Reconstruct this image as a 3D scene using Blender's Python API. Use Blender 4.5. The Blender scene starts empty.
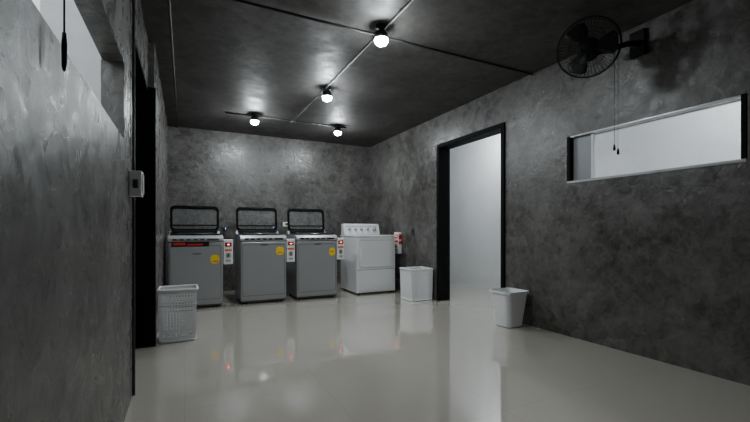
import bpy, bmesh, math
from mathutils import Vector, Matrix
pi=math.pi
S=bpy.context.scene
# ---------------------------------------------------------------- materials
def mat(name, col, rough=.5, metal=0, spec=.5, emit=None, es=0, alpha=1, coat=0):
    m=bpy.data.materials.new(name); m.use_nodes=True
    b=m.node_tree.nodes['Principled BSDF']
    b.inputs['Base Color'].default_value=(*col,1)
    b.inputs['Roughness'].default_value=rough
    b.inputs['Metallic'].default_value=metal
    b.inputs['Specular IOR Level'].default_value=spec
    b.inputs['Alpha'].default_value=alpha
    b.inputs['Coat Weight'].default_value=coat
    if emit:
        b.inputs['Emission Color'].default_value=(*emit,1); b.inputs['Emission Strength'].default_value=es
    return m
def plaster(name, c0, c1, r0, r1, bump=.12, scale=1.0, p0=.42, p1=.64):
    m=mat(name,c0); nt=m.node_tree; N=nt.nodes; L=nt.links; b=N['Principled BSDF']
    tc=N.new('ShaderNodeTexCoord')
    n1=N.new('ShaderNodeTexNoise'); n1.inputs['Scale'].default_value=2.6*scale; n1.inputs['Detail'].default_value=10; n1.inputs['Roughness'].default_value=.64; n1.inputs['Distortion'].default_value=.3
    n2=N.new('ShaderNodeTexNoise'); n2.inputs['Scale'].default_value=13*scale; n2.inputs['Detail'].default_value=9; n2.inputs['Roughness'].default_value=.72; n2.inputs['Distortion'].default_value=.6
    n3=N.new('ShaderNodeTexNoise'); n3.inputs['Scale'].default_value=7*scale; n3.inputs['Detail'].default_value=7; n3.inputs['Distortion'].default_value=.8
    for n in (n1,n2,n3): L.new(tc.outputs['Object'],n.inputs['Vector'])
    mx=N.new('ShaderNodeMath'); mx.operation='ADD'
    m2=N.new('ShaderNodeMath'); m2.operation='MULTIPLY'; m2.inputs[1].default_value=.58
    m1=N.new('ShaderNodeMath'); m1.operation='MULTIPLY'; m1.inputs[1].default_value=.47
    L.new(n1.outputs[0],m1.inputs[0]); L.new(n2.outputs[0],m2.inputs[0]); L.new(m1.outputs[0],mx.inputs[0]); L.new(m2.outputs[0],mx.inputs[1])
    cr=N.new('ShaderNodeValToRGB'); cr.color_ramp.elements[0].position=p0; cr.color_ramp.elements[1].position=p1
    cr.color_ramp.elements[0].color=(*c0,1); cr.color_ramp.elements[1].color=(*c1,1)
    L.new(mx.outputs[0],cr.inputs[0]); L.new(cr.outputs[0],b.inputs['Base Color'])
    mr=N.new('ShaderNodeMapRange'); mr.inputs[1].default_value=.35; mr.inputs[2].default_value=.65; mr.inputs[3].default_value=r0; mr.inputs[4].default_value=r1
    L.new(n3.outputs[0],mr.inputs[0]); L.new(mr.outputs[0],b.inputs['Roughness'])
    bp=N.new('ShaderNodeBump'); bp.inputs['Strength'].default_value=bump; bp.inputs['Distance'].default_value=.03
    L.new(mx.outputs[0],bp.inputs['Height']); L.new(bp.outputs[0],b.inputs['Normal'])
    return m
M_wall=plaster('grey_polished_cement',(.046,.044,.040),(.150,.145,.136),.2,.4,bump=.3)
M_ceil=plaster('dark_cement_ceiling',(.028,.026,.024),(.080,.077,.072),.5,.7,scale=.9,bump=.1)
M_white=plaster('white_painted_wall',(.70,.71,.72),(.76,.77,.78),.6,.7,bump=.01)
# floor
M_floor=mat('glossy_cream_tile',(.6,.58,.54),.1,spec=.9,coat=1)
M_floor.node_tree.nodes['Principled BSDF'].inputs['Coat Roughness'].default_value=.03
nt=M_floor.node_tree; N=nt.nodes; L=nt.links; b=N['Principled BSDF']
tc=N.new('ShaderNodeTexCoord'); br=N.new('ShaderNodeTexBrick')
br.offset=0; br.inputs['Scale'].default_value=1; br.inputs['Brick Width'].default_value=.8; br.inputs['Row Height'].default_value=.8
br.inputs['Mortar Size'].default_value=.0022; br.inputs['Mortar Smooth'].default_value=.3
br.inputs['Color1'].default_value=(.575,.535,.465,1); br.inputs['Color2'].default_value=(.565,.525,.455,1); br.inputs['Mortar'].default_value=(.49,.46,.40,1)
L.new(tc.outputs['Object'],br.inputs['Vector']); L.new(br.outputs['Color'],b.inputs['Base Color'])
nn=N.new('ShaderNodeTexNoise'); nn.inputs['Scale'].default_value=3; nn.inputs['Detail'].default_value=5
mr=N.new('ShaderNodeMapRange'); mr.inputs[3].default_value=.06; mr.inputs[4].default_value=.13
L.new(tc.outputs['Object'],nn.inputs['Vector']); L.new(nn.outputs[0],mr.inputs[0]); L.new(mr.outputs[0],b.inputs['Roughness'])

M_black=mat('black_frame_paint',(.003,.003,.0035),.65,spec=.1)
M_blackpl=mat('black_plastic',(.008,.008,.009),.45,spec=.3)
M_fan=mat('fan_black_plastic',(.006,.006,.006),.6,spec=.15)
M_blade=mat('fan_blade_plastic',(.02,.02,.021),.5,spec=.2)
M_dark=mat('dark_grey_plastic',(.05,.05,.055),.35)
M_pipe=mat('grey_conduit',(.04,.04,.04),.6,.05)
M_pipeD=mat('dark_conduit',(.02,.02,.02),.6,.05)
M_silver=mat('washer_silver_steel',(.36,.365,.375),.34,.3)
M_silver2=mat('washer_silver_plastic',(.38,.385,.40),.35,.15)
M_steel=mat('stainless_drum',(.5,.5,.5),.25,1)
M_enamel=mat('white_enamel',(.80,.81,.82),.28,coat=.3)
M_plast=mat('white_plastic',(.82,.83,.84),.4)
M_grey=mat('grey_plastic',(.4,.4,.42),.4)
M_red=mat('red_sticker',(.6,.02,.02),.4)
M_orange=mat('orange_label',(.75,.2,.08),.4)
M_yel=mat('yellow_sticker',(.85,.6,.03),.4)
M_blue=mat('blue_valve',(.03,.12,.5),.4)
M_led=mat('red_led',(.3,0,0),.4,emit=(1,.05,.02),es=10)
M_alu=mat('window_aluminium',(.45,.46,.47),.35,.6)
M_frost=mat('frosted_pane',(.30,.31,.33),.4)
M_glass=mat('lid_smoked_glass',(.3,.31,.32),.08,alpha=.10)
BC=(.90,.97,1.0)
M_bulb=mat('lamp_glow',(1,1,1),.4,emit=BC,es=540)
M_bulbW=mat('bulb_glow_hall',(1,1,1),.4,emit=BC,es=430)
M_fillG=mat('fill_glow_side_room',(1,1,1),.4,emit=BC,es=120)  # glow of the added, unseen side-room fill globes
M_fillN=mat('fill_glow_entry',(1,1,1),.4,emit=BC,es=90)  # glow of the added fill lamp behind the camera
# ---------------------------------------------------------------- helpers
def link(name,bm,m,parent=None,smooth=False,loc=None):
    me=bpy.data.meshes.new(name); 
    bmesh.ops.recalc_face_normals(bm,faces=bm.faces[:])
    bm.to_mesh(me); bm.free()
    for x in (m if isinstance(m,list) else [m]): me.materials.append(x)
    if smooth:
        for p in me.polygons: p.use_smooth=True
    o=bpy.data.objects.new(name,me); S.collection.objects.link(o)
    if parent: o.parent=parent
    if loc: o.location=loc
    return o
def empty(name,loc=(0,0,0),parent=None,rot=None):
    o=bpy.data.objects.new(name,None); S.collection.objects.link(o); o.location=loc; o.empty_display_size=.1
    if parent: o.parent=parent
    if rot: o.rotation_euler=rot
    return o
def addbox(bm,lo,hi,bev=0,seg=2):
    r=bmesh.ops.create_cube(bm,size=1); vs=r['verts']
    for v in vs:
        v.co=Vector([lo[i]+(v.co[i]+.5)*(hi[i]-lo[i]) for i in range(3)])
    if bev:
        es=list({e for v in vs for e in v.link_edges})
        bmesh.ops.bevel(bm,geom=es,offset=bev,segments=seg,affect='EDGES',profile=.5)
def box(name,lo,hi,m,parent=None,bev=0,seg=2):
    bm=bmesh.new(); addbox(bm,lo,hi,bev,seg); return link(name,bm,m,parent)
def boxes(name,lst,m,parent=None,bev=0):
    bm=bmesh.new()
    for lo,hi in lst: addbox(bm,lo,hi,bev)
    return link(name,bm,m,parent)
def addtube(bm,pts,r,seg=10,closed=False):
    pts=[Vector(p) for p in pts]; n=len(pts); rings=[]; prev=None
    for i,p in enumerate(pts):
        if closed: t=(pts[(i+1)%n]-pts[i-1])
        elif i==0: t=pts[1]-p
        elif i==n-1: t=p-pts[i-1]
        else: t=(pts[i+1]-p).normalized()+(p-pts[i-1]).normalized()
        t.normalize()
        if prev is None:
            a=Vector((0,0,1)) if abs(t.z)<.9 else Vector((1,0,0))
            u=t.cross(a).normalized()
        else:
            u=(prev-t*prev.dot(t)).normalized()
        prev=u; w=t.cross(u)
        rings.append([bm.verts.new(p+r*(math.cos(2*pi*k/seg)*u+math.sin(2*pi*k/seg)*w)) for k in range(seg)])
    for i in range(n if closed else n-1):
        A=rings[i];B=rings[(i+1)%n]
        for k in range(seg): bm.faces.new((A[k],A[(k+1)%seg],B[(k+1)%seg],B[k]))
    if not closed:
        bm.faces.new(rings[0]); bm.faces.new(rings[-1][::-1])
def tube(name,pts,r,m,parent=None,seg=10,closed=False):
    bm=bmesh.new(); addtube(bm,pts,r,seg,closed); return link(name,bm,m,parent,True)
def lathe(name,prof,m,parent=None,seg=32,loc=None,smooth=True):
    bm=bmesh.new(); rings=[]
    for r,z in prof:
        if r<1e-5: rings.append([bm.verts.new((0,0,z))])
        else: rings.append([bm.verts.new((r*math.cos(2*pi*k/seg),r*math.sin(2*pi*k/seg),z)) for k in range(seg)])
    for A,B in zip(rings,rings[1:]):
        for k in range(seg):
            a=A[k%len(A)];a2=A[(k+1)%len(A)];b_=B[k%len(B)];b2=B[(k+1)%len(B)]
            f=[]
            for v in (a,a2,b2,b_):
                if v not in f: f.append(v)
            if len(f)>2: bm.faces.new(f)
    return link(name,bm,m,parent,smooth,loc)
def rrect(w,h,r,n=6,cx=0,cz=0):
    out=[]
    for (sx,sz,a0) in ((1,1,0),(-1,1,pi/2),(-1,-1,pi),(1,-1,3*pi/2)):
        for k in range(n+1):
            a=a0+k/n*pi/2
            out.append((cx+sx*(w/2-r)+r*math.cos(a),cz+sz*(h/2-r)+r*math.sin(a)))
    return out
def frame(name,outer,inner,y0,y1,m,parent=None):
    bm=bmesh.new(); n=len(outer)
    V=[[bm.verts.new((x,y,z)) for x,z in poly] for poly,y in ((outer,y0),(inner,y0),(inner,y1),(outer,y1))]
    for j in range(4):
        A=V[j];B=V[(j+1)%4]
        for k in range(n): bm.faces.new((A[k],A[(k+1)%n],B[(k+1)%n],B[k]))
    return link(name,bm,m,parent)
def plate(name,poly,y0,y1,m,parent=None):
    bm=bmesh.new(); n=len(poly)
    A=[bm.verts.new((x,y0,z)) for x,z in poly];B=[bm.verts.new((x,y1,z)) for x,z in poly]
    bm.faces.new(A);bm.faces.new(B[::-1])
    for k in range(n): bm.faces.new((A[k],A[(k+1)%n],B[(k+1)%n],B[k]))
    return link(name,bm,m,parent)

# ---------------------------------------------------------------- room
H=2.65; R=3.27; XL=-.285; XF=-.238; YB=6.84; Y0=-2.5; T=.15
RC=4.75
box('floor',(-2.0,Y0-T,-.1),(RC+.1,8.1,0),M_floor)
box('ceiling',(XL-.17,Y0-T,H),(R+T,YB+T,H+.1),M_ceil)
box('wall_back',(XL-.17,YB,0),(R+T,YB+T,H),M_wall)
box('wall_front',(XL-.17,Y0-T,0),(R+T,Y0,H),M_wall)
# right wall with door and slot window
DY0,DY1,DH=3.27,4.58,2.24
WY0,WY1,WZ0,WZ1=1.17,2.48,1.45,1.895
boxes('wall_right',[((R,DY1,0),(R+T,YB,H)),((R,DY0,DH),(R+T,DY1,H)),((R,WY1,0),(R+T,DY0,H)),
  ((R,WY0,0),(R+T,WY1,WZ0)),((R,WY0,WZ1),(R+T,WY1,H)),((R,Y0,0),(R+T,WY0,H))],M_wall)
LY0,LY1,LH=2.73,3.87,2.24; LW0,LW1,LZ0,LZ1=.2,2.4,1.48,1.88
XT=XL-.17; XN=XL-.095
boxes('wall_left',[((XN,Y0,0),(XL,LW0,H)),((XN,LW0,0),(XL,LW1,LZ0)),((XN,LW0,LZ1),(XL,LW1,H)),((XN,LW1,0),(XL,LY0,H)),
  ((XN,LY0,LH),(XL,LY1,H)),((XT,LY1,0),(XF,YB,H))],M_wall)
# corridor behind right wall
boxes('wall_corridor',[((RC,-1.5,0),(RC+.1,8.1,H)),((R+T,8,0),(RC,8.1,H)),((R+T,-1.6,0),(RC+.1,-1.5,H)),
   ((R+T,DY1+.0,0),(R+T+.02,8,H)),((R+T,WY1,0),(R+T+.02,DY0,H)),((R+T,-1.5,0),(R+T+.02,WY0,H)),
   ((R+T,DY0,DH),(R+T+.02,DY1,H)),((R+T,WY0,0),(R+T+.02,WY1,WZ0)),((R+T,WY0,WZ1),(R+T+.02,WY1,H))],M_white)
box('ceiling_corridor',(R+T,-1.6,H),(RC+.1,8.1,H+.1),M_white)
# room behind left wall
boxes('wall_side_room',[((-1.9,-1,0),(-1.8,4.1,H)),((-1.8,4.0,0),(XT-.025,4.1,H)),((-1.8,-1,0),(XN,-.9,H)),((-.64,2.44,0),(XN,2.70,H))],M_white)
box('ceiling_side_room',(-1.9,-1,H),(XT,4.1,H+.1),M_white)
# door frames
def door(name,xa,xb,y0,y1,h,w,xbn=None):
    g=empty(name,(0,0,0)); xbn=xb if xbn is None else xbn
    box('jamb_near',(xa,y0,0),(xbn,y0+w,h),M_black,g,.004)
    box('jamb_far',(xa,y1-w,0),(xb,y1,h),M_black,g,.004)
    box('head',(xa,y0+w,h-w),(xbn,y1-w,h),M_black,g,.004)
    return g
door('door_1',R-.02,R+T+.03,DY0,DY1,DH,.055)
g=door('door_2',XT-.02,XF+.012,LY0+.002,LY1,LH,.04,XL+.003)
box('light_block_leaf',(XT-.015,LY0+.045,.008),(XT+.025,LY1-.043,LH-.043),M_black,g,.003)  # unseen leaf, added to stop side-room light leaking through the doorway
tube('leaf_handle',[(XT+.025,LY0+.12,1.0),(XT+.05,LY0+.12,1.0),(XT+.05,LY0+.22,1.0)],.008,M_steel,g)
# windows
g=empty('window_1')
fw=.022
for nm,lo,hi in (('sill_rail',(R-.006,WY0,WZ0),(R+.07,WY1,WZ0+fw)),('head_rail',(R+.0,WY0,WZ1-fw*.6),(R+.07,WY1,WZ1)),):
    box(nm,lo,hi,M_alu,g,.003)
box('stile_far',(R-.006,WY1-.035,WZ0+fw),(R+.08,WY1,WZ1),M_black,g,.003)
box('stile_near',(R-.006,WY0,WZ0+fw),(R+.08,WY0+.03,WZ1),M_black,g,.003)
box('sash_stile',(R+.03,2.235,WZ0+fw),(R+.055,2.26,WZ1-.014),M_enamel,g,.003)
box('sash_pane',(R+.04,2.26,WZ0+fw),(R+.046,WY1-.036,WZ1-.014),M_frost,g)
g=empty('window_2')
box('sill_rail',(XN+.002,LW0,LZ0),(XN+.03,LW1,LZ0+.01),M_dark,g)
box('reveal_far',(XN-.005,LW1-.012,LZ0+.01),(XL-.002,LW1,LZ1),M_wall,g)
box('reveal_near',(XN-.005,LW0,LZ0+.01),(XL-.002,LW0+.012,LZ1),M_wall,g)

# ---------------------------------------------------------------- conduits
def conduit(name,runs,m,clips):
    g=empty(name)
    for i,(pts,r) in enumerate(runs): tube('pipe_%d'%i,pts,r,m,g)
    for i,c in enumerate(clips): lathe('junction_box_%d'%i,[(0,-.02),(.035,-.02),(.035,.02),(0,.02)],m,g,20,c)
    return g
zc=H-.014
conduit('electrical_conduit',[([(1.45,Y0+.02,zc),(1.45,5.68,zc)],.010),([(-.27,2.88,zc-.0),(R-.01,2.88,zc)],.010),
   ([(.5,5.68,zc),(2.3,5.68,zc)],.009)],M_pipe,[(1.45,2.88,H-.021),(1.45,5.68,H-.021),(1.45,4.22,H-.021)])
conduit('electrical_conduit',[([(-.1,Y0+.02,zc),(-.1,YB-.02,zc)],.010)],M_pipeD,[])
conduit('electrical_conduit',[([(XL+.012,2.70,.02),(XL+.012,2.70,H-.01)],.008)],M_pipe,[])

# ---------------------------------------------------------------- bulbs
def bulb(x,y,glow=M_bulb):
    g=empty('ceiling_light_bulb',(x,y,H))
    lathe('socket',[(0,0),(.045,0),(.045,-.02),(.028,-.03),(.026,-.07),(0,-.07)],M_blackpl,g,24)
    lathe('heat_sink',[(0,-.07),(.02,-.07),(.036,-.11),(.039,-.12),(0,-.12)],M_dark,g,24)
    lathe('diffuser',[(.039,-.1205),(.046,-.135),(.047,-.152),(.040,-.172),(.026,-.188),(.010,-.194),(0,-.195)],glow,g,20)
def spot(x,y,glow=M_bulb):
    g=empty('ceiling_spotlight',(x,y,H))
    lathe('mount',[(0,0),(.045,0),(.045,-.018),(.02,-.022),(.02,-.04),(0,-.04)],M_blackpl,g,24)
    lathe('can',[(0,-.038),(.035,-.04),(.050,-.06),(.056,-.108),(.054,-.108),(.052,-.098),(0,-.098)],M_blackpl,g,28)
    lathe('lens',[(.051,-.099),(.053,-.116),(.049,-.132),(.037,-.146),(.019,-.154),(0,-.156)],glow,g,24)
for x,y in ((1.42,2.76),(1.47,4.22),(.88,5.60),(2.14,5.64)): spot(x,y)
spot(1.45,-.3,M_fillN)  # unseen fill added behind the camera for the near left wall and floor
bulb(4.2,4.7,M_bulbW); bulb(4.1,1.4,M_bulbW)  # the second is an unseen fill, added to light the corridor
for gx,gy in ((-1.1,1.2),(-1.3,3.2)):  # unseen fill globes, added to brighten the side-room ceiling and end wall
    g=empty('side_room_fill_globe',(gx,gy,H))
    tube('cord',[(0,0,0),(0,0,-.3)],.005,M_plast,g)
    lathe('socket',[(0,-.28),(.02,-.29),(.028,-.34),(0,-.345)],M_plast,g,20)
    lathe('globe',[(0.012,-.341)]+[(.08*math.sin(t*pi/12),-.42+.08*math.cos(t*pi/12)) for t in range(1,12)]+[(0,-.50)],M_fillG,g,24)

# ---------------------------------------------------------------- washing machines
def washer(x0,x1,yf,tag):
    w=x1-x0; d=.66; g=empty('washing_machine',((x0+x1)/2,yf,0)); a=w/2
    for i,(sx,sy) in enumerate(((-1,.06),(1,.06),(-1,d-.06),(1,d-.06))):
        lathe('foot_%d'%i,[(0,0),(.025,0),(.02,.03),(0,.03)],M_blackpl,g,12,(sx*(a-.06),sy,0))
    box('base_skirt',(-a+.01,.008,.02),(a-.01,d-.01,.09),M_dark,g,.006)
    box('cabinet',(-a,.0,.035),(a,d,.86),M_silver,g,.022,3)
    frame('front_panel_seam',rrect(w-.05,.70,.02,4,0,.46),rrect(w-.058,.692,.018,4,0,.46),-.002,.004,M_dark,g)
    # deck
    bm=bmesh.new()
    pr=[(-.008,.862),(-.012,.90),(.03,.935),(.12,.945),(d-.14,.95),(d-.11,1.0),(d-.005,1.0),(d,.862)]
    A=[bm.verts.new((-a-.003,y,z)) for y,z in pr];B=[bm.verts.new((a+.003,y,z)) for y,z in pr]
    bm.faces.new(A);bm.faces.new(B[::-1])
    for k in range(len(pr)): bm.faces.new((A[k],A[(k+1)%len(pr)],B[(k+1)%len(pr)],B[k]))
    bmesh.ops.bevel(bm,geom=bm.edges[:],offset=.006,segments=2,affect='EDGES')
    link('top_deck',bm,M_silver2,g)
    box('deck_trim',(-a+.02,.1,.945),(a-.02,d-.15,.962),M_blackpl,g,.006)
    lathe('drum_rim',[(.19,.962),(.22,.975),(.235,.962)],M_steel,g,32,(0,.31,0))
    lathe('drum',[(.19,.965),(.18,.963),(0,.9635)],M_steel,g,32,(0,.31,0))
    box('console',(-a+.03,d-.165,.975),(a-.03,d-.02,1.012),M_blackpl,g,.005)
    box('control_strip',(-a+.05,-.0125,.875),(a-.05,-.006,.902),M_blackpl if tag!=1 else M_dark,g,.002)
    for i in range(5): box('button_%d'%i,(-a+.1+i*.08,-.0155,.882),(-a+.13+i*.08,-.012,.895),M_grey,g,.001)
    # open lid
    lid=empty('lid',(0,d-.09,1.0),g,(math.radians(-7),0,0))
    hh=.36
    o=rrect(w-.015,hh,.06,6,0,hh/2); i_=rrect(w-.075,hh-.075,.04,6,0,hh/2-.008)
    frame('lid_frame',o,i_,-.012,.016,M_black,lid)
    plate('lid_glass',rrect(w-.07,hh-.07,.04,6,0,hh/2-.008),.0,.004,M_glass,lid)
    box('lid_fold_bar',(-a+.03,-.01,.075),(a-.03,.01,.09),M_black,lid,.003)
    tube('lid_handle',[(-.08,-.012,hh-.02),(-.07,-.025,hh-.02),(.07,-.025,hh-.02),(.08,-.012,hh-.02)],.006,M_blackpl,lid)
    for s in (-1,1): tube('hinge_%d'%s,[(s*(a-.06)-.03,0,0.0),(s*(a-.06)+.03,0,0.0)],.014,M_blackpl,lid)
    # stickers
    if tag==1:
        box('brand_sticker',(-a+.04,-.0035,.80),(a-.17,-.0,.865),M_blackpl,g)
        box('brand_sticker_red',(-a+.06,-.005,.82),(-a+.2,-.001,.85),M_red,g)
        box('brand_sticker_red_2',(-a+.22,-.005,.815),(-a+.40,-.001,.835),M_red,g)
        plate('energy_label',rrect(.11,.12,.05,5,a-.1,.63),-.003,.0005,M_yel,g)
        box('logo_plate',(-a+.28,-.003,.70),(-a+.38,.0005,.715),M_steel,g)
    elif tag==2:
        plate('energy_label',rrect(.12,.12,.055,5,a-.09,.72),-.003,.0005,M_yel,g)
        box('logo_plate',(-.05,-.003,.80),(.05,.0005,.815),M_steel,g)
    else:
        plate('energy_label',rrect(.10,.12,.045,5,a-.08,.69),-.003,.0005,M_yel,g)
        box('logo_plate',(-.05,-.003,.80),(.05,.0005,.815),M_steel,g)
    if tag: box('label_print',(a-.12,-.0045,.60 if tag==1 else .69),(a-.06,-.002,.61 if tag==1 else .70),M_red,g)
    tube('hose',[(a-.1,d,.8),(a-.1,d+.07,.83),(a-.08,d+.12,.6),(a-.08,d+.12,.05),(a-.08,d+.3,.02)],.015,M_grey,g)
    return g
washer(-.19,.455,5.46,1); washer(.68,1.30,5.48,2); washer(1.45,2.07,5.48,3)

# dryer
def dryer(x0,x1,yf):
    w=x1-x0; a=w/2; d=.70; g=empty('clothes_dryer',((x0+x1)/2,yf,0))
    for i,(sx,sy) in enumerate(((-1,.06),(1,.06),(-1,d-.06),(1,d-.06))):
        lathe('foot_%d'%i,[(0,0),(.025,0),(.02,.03),(0,.03)],M_blackpl,g,12,(sx*(a-.06),sy,0))
    box('cabinet',(-a,0,.025),(a,d,.90),M_enamel,g,.014,3)
    box('top_panel',(-a-.004,-.006,.902),(a+.004,d,.935),M_enamel,g,.012,3)
    box('lower_panel',(-a+.012,-.006,.05),(a-.012,.0,.38),M_enamel,g,.004)
    plate('door_panel',rrect(w-.09,.42,.05,6,0,.64),-.016,.0,M_enamel,g)
    frame('door_seam',rrect(w-.078,.432,.055,6,0,.64),rrect(w-.09,.42,.05,6,0,.64),-.002,.001,M_grey,g)
    box('panel_gap',(-a+.01,-.002,.383),(a-.01,.001,.392),M_grey,g)
    box('door_handle',(-a+.06,-.03,.55),(-a+.085,-.016,.73),M_plast,g,.004)
    bm=bmesh.new(); pr=[(d-.17,.937),(d-.12,1.11),(d-.09,1.125),(d-.01,1.12),(d-.01,.937)]
    A=[bm.verts.new((-a+.01,y,z)) for y,z in pr];B=[bm.verts.new((a-.01,y,z)) for y,z in pr]
    bm.faces.new(A);bm.faces.new(B[::-1])
    for k in range(len(pr)): bm.faces.new((A[k],A[(k+1)%len(pr)],B[(k+1)%len(pr)],B[k]))
    bmesh.ops.bevel(bm,geom=bm.edges[:],offset=.008,segments=2,affect='EDGES')
    link('console',bm,M_enamel,g)
    for i,x in enumerate((-.24,-.13,-.02,.1,.22)):
        r=.026 if i!=4 else .038
        o=lathe('knob_%d'%i,[(0,.03),(r*.8,.03),(r,.0),(0,0)],M_grey,g,20,(x,d-.148,1.03)); o.rotation_euler=(math.radians(74),0,0)
    for i in range(12): box('mark_%d'%i,(-.29+i*.05,d-.137,1.075),(-.275+i*.05,d-.128,1.085),M_dark,g)
    return g
dryer(2.40,3.09,5.5)

# payment boxes on machine sides / wall
def paybox(loc,rz,h=.33,w=.12,col=M_orange,dd=.055):
    g=empty('coin_payment_box',loc,None,(0,0,rz)); f=-dd
    box('case',(-w/2,-dd,-h/2),(w/2,dd,h/2),M_plast,g,.01,3)
    box('display',(-w*.34,f-.003,h*.22),(w*.34,f+.001,h*.38),M_blackpl,g,.002)
    box('led',(-w*.1,f-.005,h*.28),(w*.15,f-.0025,h*.32),M_led,g)
    box('label',(-w*.38,f-.003,h*.03),(w*.38,f+.001,h*.12),col,g,.001)
    box('coin_slot',(-.006,f-.005,-h*.2),(.006,f+.001,-h*.08),M_blackpl,g)
    plate('coin_bezel',rrect(.06,.07,.02,4,0,-h*.14),f-.002,f+.001,M_alu,g)
    box('return_cup',(-w*.25,f-.005,-h*.40),(w*.25,f+.001,-h*.30),M_grey,g,.002)
    return g
paybox((.522,5.54,.72),0); paybox((1.367,5.55,.72),0); paybox((2.137,5.56,.73),0)
g=paybox((3.23,5.66,.80),-pi/2,.36,.15,M_red,.035)
box('side_label',(.0752,-.03,-.02),(.077,.03,.14),M_red,g); box('side_print',(.0765,-.02,.03),(.0785,.02,.06),M_plast,g)

# faucets and socket on back wall
def faucet(x):
    g=empty('water_tap',(x,YB-.002,1.05))
    tube('spout',[(0,0,0),(0,-.07,0),(0,-.09,-.02),(0,-.09,-.07)],.013,M_steel,g)
    tube('flange',[(0,0,0),(0,-.01,0)],.03,M_steel,g,16)
    box('lever',(-.035,-.06,.02),(.035,-.04,.032),M_blue,g,.003)
for x in (.6,1.40,2.3): faucet(x)
g=empty('power_socket',(1.62,YB,1.12)); box('plate',(-.06,-.012,-.04),(.06,0,.04),M_plast,g,.003); box('outlet',(-.02,-.015,-.02),(.02,-.011,.02),M_dark,g)
g=empty('wall_switch',(R,5.25,.98)); box('plate',(-.012,-.035,-.06),(0,.035,.06),M_dark,g,.003); box('rocker',(-.018,-.015,-.03),(-.01,.015,.03),M_blackpl,g,.002)
g=empty('electrical_switch_box',(XL,2.62,1.275))
box('case',(0,-.045,-.075),(.065,.04,.07),M_plast,g,.006,3); box('cover',(.065,-.035,-.06),(.07,.03,.055),M_grey,g,.002); box('switch',(.02,-.05,-.03),(.045,-.043,.02),M_dark,g,.002)

# ---------------------------------------------------------------- baskets
def basket(name,cx,cy,w,d,h,nx,ny,nz,tap,hole,liner,bands):
    # perforated moulded plastic: every grid cell gets a punched slot, except in the solid bands
    g=empty(name,(cx,cy,0)); bm=bmesh.new()
    def P(u,v,t):
        s=1-tap*(1-t); return Vector((u*w/2*s,v*d/2*s,.012+t*(h-.03)))
    def side(f,n):
        for k in range(nz):
            for i in range(n):
                q=[P(*f(a/n),c/nz) for a,c in ((i,k),(i+1,k),(i+1,k+1),(i,k+1))]
                V=[bm.verts.new(p) for p in q]
                if k in bands or i in (0,n-1): bm.faces.new(V); continue
                c=(q[0]+q[1]+q[2]+q[3])/4
                e=(q[1]-q[0]); up=(q[3]-q[0])
                I=[bm.verts.new(c+e*.5*hole[0]*sx+up*.5*hole[1]*sz) for sx,sz in ((-1,-1),(1,-1),(1,1),(-1,1))]
                for a in range(4): bm.faces.new((V[a],V[(a+1)%4],I[(a+1)%4],I[a]))
    side(lambda t:(-1+2*t,-1),nx); side(lambda t:(1,-1+2*t),ny); side(lambda t:(1-2*t,1),nx); side(lambda t:(-1,1-2*t),ny)
    bmesh.ops.remove_doubles(bm,verts=bm.verts[:],dist=1e-4)
    o=link('perforated_sides',bm,M_plast,g); md=o.modifiers.new('s','SOLIDIFY'); md.thickness=.004; md.offset=-1
    def loop(s,z,r,nm):
        pl=[Vector((x,y,z)) for x,y in rrect(w*s,d*s,.02,4)]
        tube(nm,pl,r,M_plast,g,8,True)
    loop(1.02,h-.012,.012,'rim'); loop(1-tap,.012,.010,'base_rim')
    if not liner: loop(1-tap*.3,h*.70,.005,'mid_band')
    s=1-tap
    box('bottom',(-w/2*s,-d/2*s,.002),(w/2*s,d/2*s,.012),M_plast,g)
    if liner:
        bm=bmesh.new(); q=.97
        lo=[bm.verts.new(P(u*q,v*q,0)) for u,v in ((-1,-1),(1,-1),(1,1),(-1,1))]
        hi=[bm.verts.new(P(u*q,v*q,1)) for u,v in ((-1,-1),(1,-1),(1,1),(-1,1))]
        for k in range(4): bm.faces.new((lo[k],lo[(k+1)%4],hi[(k+1)%4],hi[k]))
        link('inner_liner',bm,M_plast,g)
    return g
basket('laundry_basket',-.055,4.02,.31,.27,.48,12,10,13,.06,(.50,.62),False,(0,12))
basket('laundry_hamper',3.05,4.80,.37,.32,.46,20,17,20,.05,(.4,.5),True,(0,18,19))
# trash bin
g=empty('trash_bin',(3.07,3.02,0))
bm=bmesh.new(); rings=[]
def rr(w,d,r,z): return [bm.verts.new((x,y,z)) for x,y in rrect(w,d,r,5)]
for w,d,z in ((.01,.01,.004),(.20,.19,.004),(.215,.205,.012),(.30,.27,.35),(.325,.295,.355),(.325,.295,.375),(.31,.28,.375),(.29,.26,.345),(.205,.195,.02),(.01,.01,.018)):
    rings.append(rr(w,d,min(.05,w/2.2),z))
for A,B in zip(rings,rings[1:]):
    n=len(A)
    for k in range(n): bm.faces.new((A[k],A[(k+1)%n],B[(k+1)%n],B[k]))
bm.faces.new(rings[0]); bm.faces.new(rings[-1])
link('bin_body',bm,M_plast,g,False)

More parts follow.
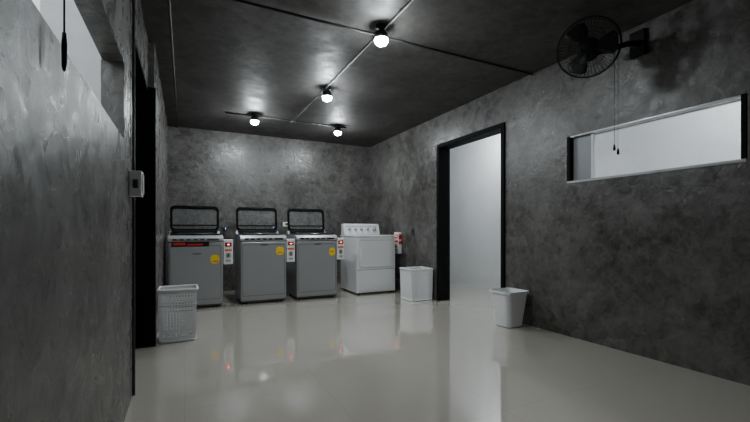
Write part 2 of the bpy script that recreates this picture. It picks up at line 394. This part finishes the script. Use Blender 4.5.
# ---------------------------------------------------------------- wall fan
g=empty('wall_fan',(0,0,0))
hp=Vector((2.74,1.90,2.39)); d=Vector((-.78,-.52,-.18)).normalized()
bx=Vector((R,1.83,2.50))
box('wall_bracket',(R-.035,1.77,2.40),(R,1.89,2.60),M_fan,g,.008)
tube('arm',[bx+Vector((-.03,0,0)),bx+Vector((-.15,.0,-.03)),hp-d*.30+Vector((0,0,.0)),hp-d*.16],.022,M_fan,g)
hd=empty('head',hp,g); hd.rotation_euler=d.to_track_quat('Z','Y').to_euler()
lathe('motor',[(0,-.19),(.05,-.185),(.08,-.15),(.085,-.06),(.07,-.035),(0,-.03)],M_fan,hd,28)
lathe('hub',[(0,.05),(.03,.045),(.04,.0),(.04,-.03),(0,-.03)],M_fan,hd,24)
RF=.215
bm=bmesh.new()
def ring(r,z,t): addtube(bm,[(r*math.cos(2*pi*k/48),r*math.sin(2*pi*k/48),z) for k in range(48)],t,6,True)
ring(RF,0,.005); ring(RF*.97,.03,.002); ring(RF*.97,-.03,.002); ring(RF*.6,.062,.002); ring(RF*.6,-.05,.002); ring(.05,.075,.004)
for k in range(48):
    c,s=math.cos(2*pi*k/48),math.sin(2*pi*k/48)
    addtube(bm,[(r*c,r*s,z) for r,z in ((.05,.075),(RF*.6,.062),(RF*.9,.042),(RF,0),(RF*.9,-.04),(RF*.6,-.05),(.075,-.055))],.0012,4)
link('cage',bm,M_fan,hd)
lathe('cage_badge',[(0,.08),(.04,.078),(.05,.072),(0,.07)],M_fan,hd,24)
for j in range(3):
    bm=bmesh.new(); rows=[]
    for r,a0,a1 in ((.035,-.3,.3),(.08,-.5,.45),(.14,-.5,.5),(.185,-.4,.45),(.195,-.2,.3)):
        rows.append([bm.verts.new((r*math.cos(a0+(a1-a0)*t/4+j*2*pi/3),r*math.sin(a0+(a1-a0)*t/4+j*2*pi/3),-.018+.04*t/4)) for t in range(5)])
    for A,B in zip(rows,rows[1:]):
        for k in range(4): bm.faces.new((A[k],A[k+1],B[k+1],B[k]))
    o=link('blade_%d'%j,bm,M_blade,hd,True); sm=o.modifiers.new('s','SOLIDIFY'); sm.thickness=.003
# pull cords
cs=Vector((2.98,1.85,2.31))
tube('pull_cord_1',[cs+Vector((0,0,.12)),cs+Vector((0,0,-.64))],.0016,M_black,g,6)
tube('pull_cord_2',[cs+Vector((.03,-.01,.1)),cs+Vector((.03,-.01,-.67))],.0013,M_black,g,6)
for i,(o_,z) in enumerate((((0,0),-.64),((.03,-.01),-.67))):
    lathe('pull_knob_%d'%i,[(0,.0),(.005,-.0),(.009,-.03),(.009,-.045),(0,-.05)],M_black,g,10,(cs.x+o_[0],cs.y+o_[1],cs.z+z))
g=empty('pull_cord',(-.255,1.14,0))
tube('cord',[(0,0,1.47),(0,0,H-.02)],.0022,M_black,g,6)
lathe('ceiling_hook',[(0,H),(.015,H),(.012,H-.02),(0,H-.025)],M_black,g,12)
lathe('handle',[(0,1.47),(.004,1.468),(.006,1.44),(.0055,1.39),(.003,1.378),(0,1.376)],M_black,g,12)

# ---------------------------------------------------------------- world + camera
w=bpy.data.worlds.new('World'); S.world=w; w.use_nodes=True
w.node_tree.nodes['Background'].inputs[0].default_value=(.5,.55,.6,1); w.node_tree.nodes['Background'].inputs[1].default_value=.02
cam=bpy.data.cameras.new('camera'); co=bpy.data.objects.new('camera',cam); S.collection.objects.link(co)
co.location=(0,0,1.0); co.rotation_euler=(pi/2,0,math.radians(-26.3)); cam.lens=36*385/750; cam.sensor_width=36; cam.shift_y=20/750; cam.clip_start=.02
S.camera=co
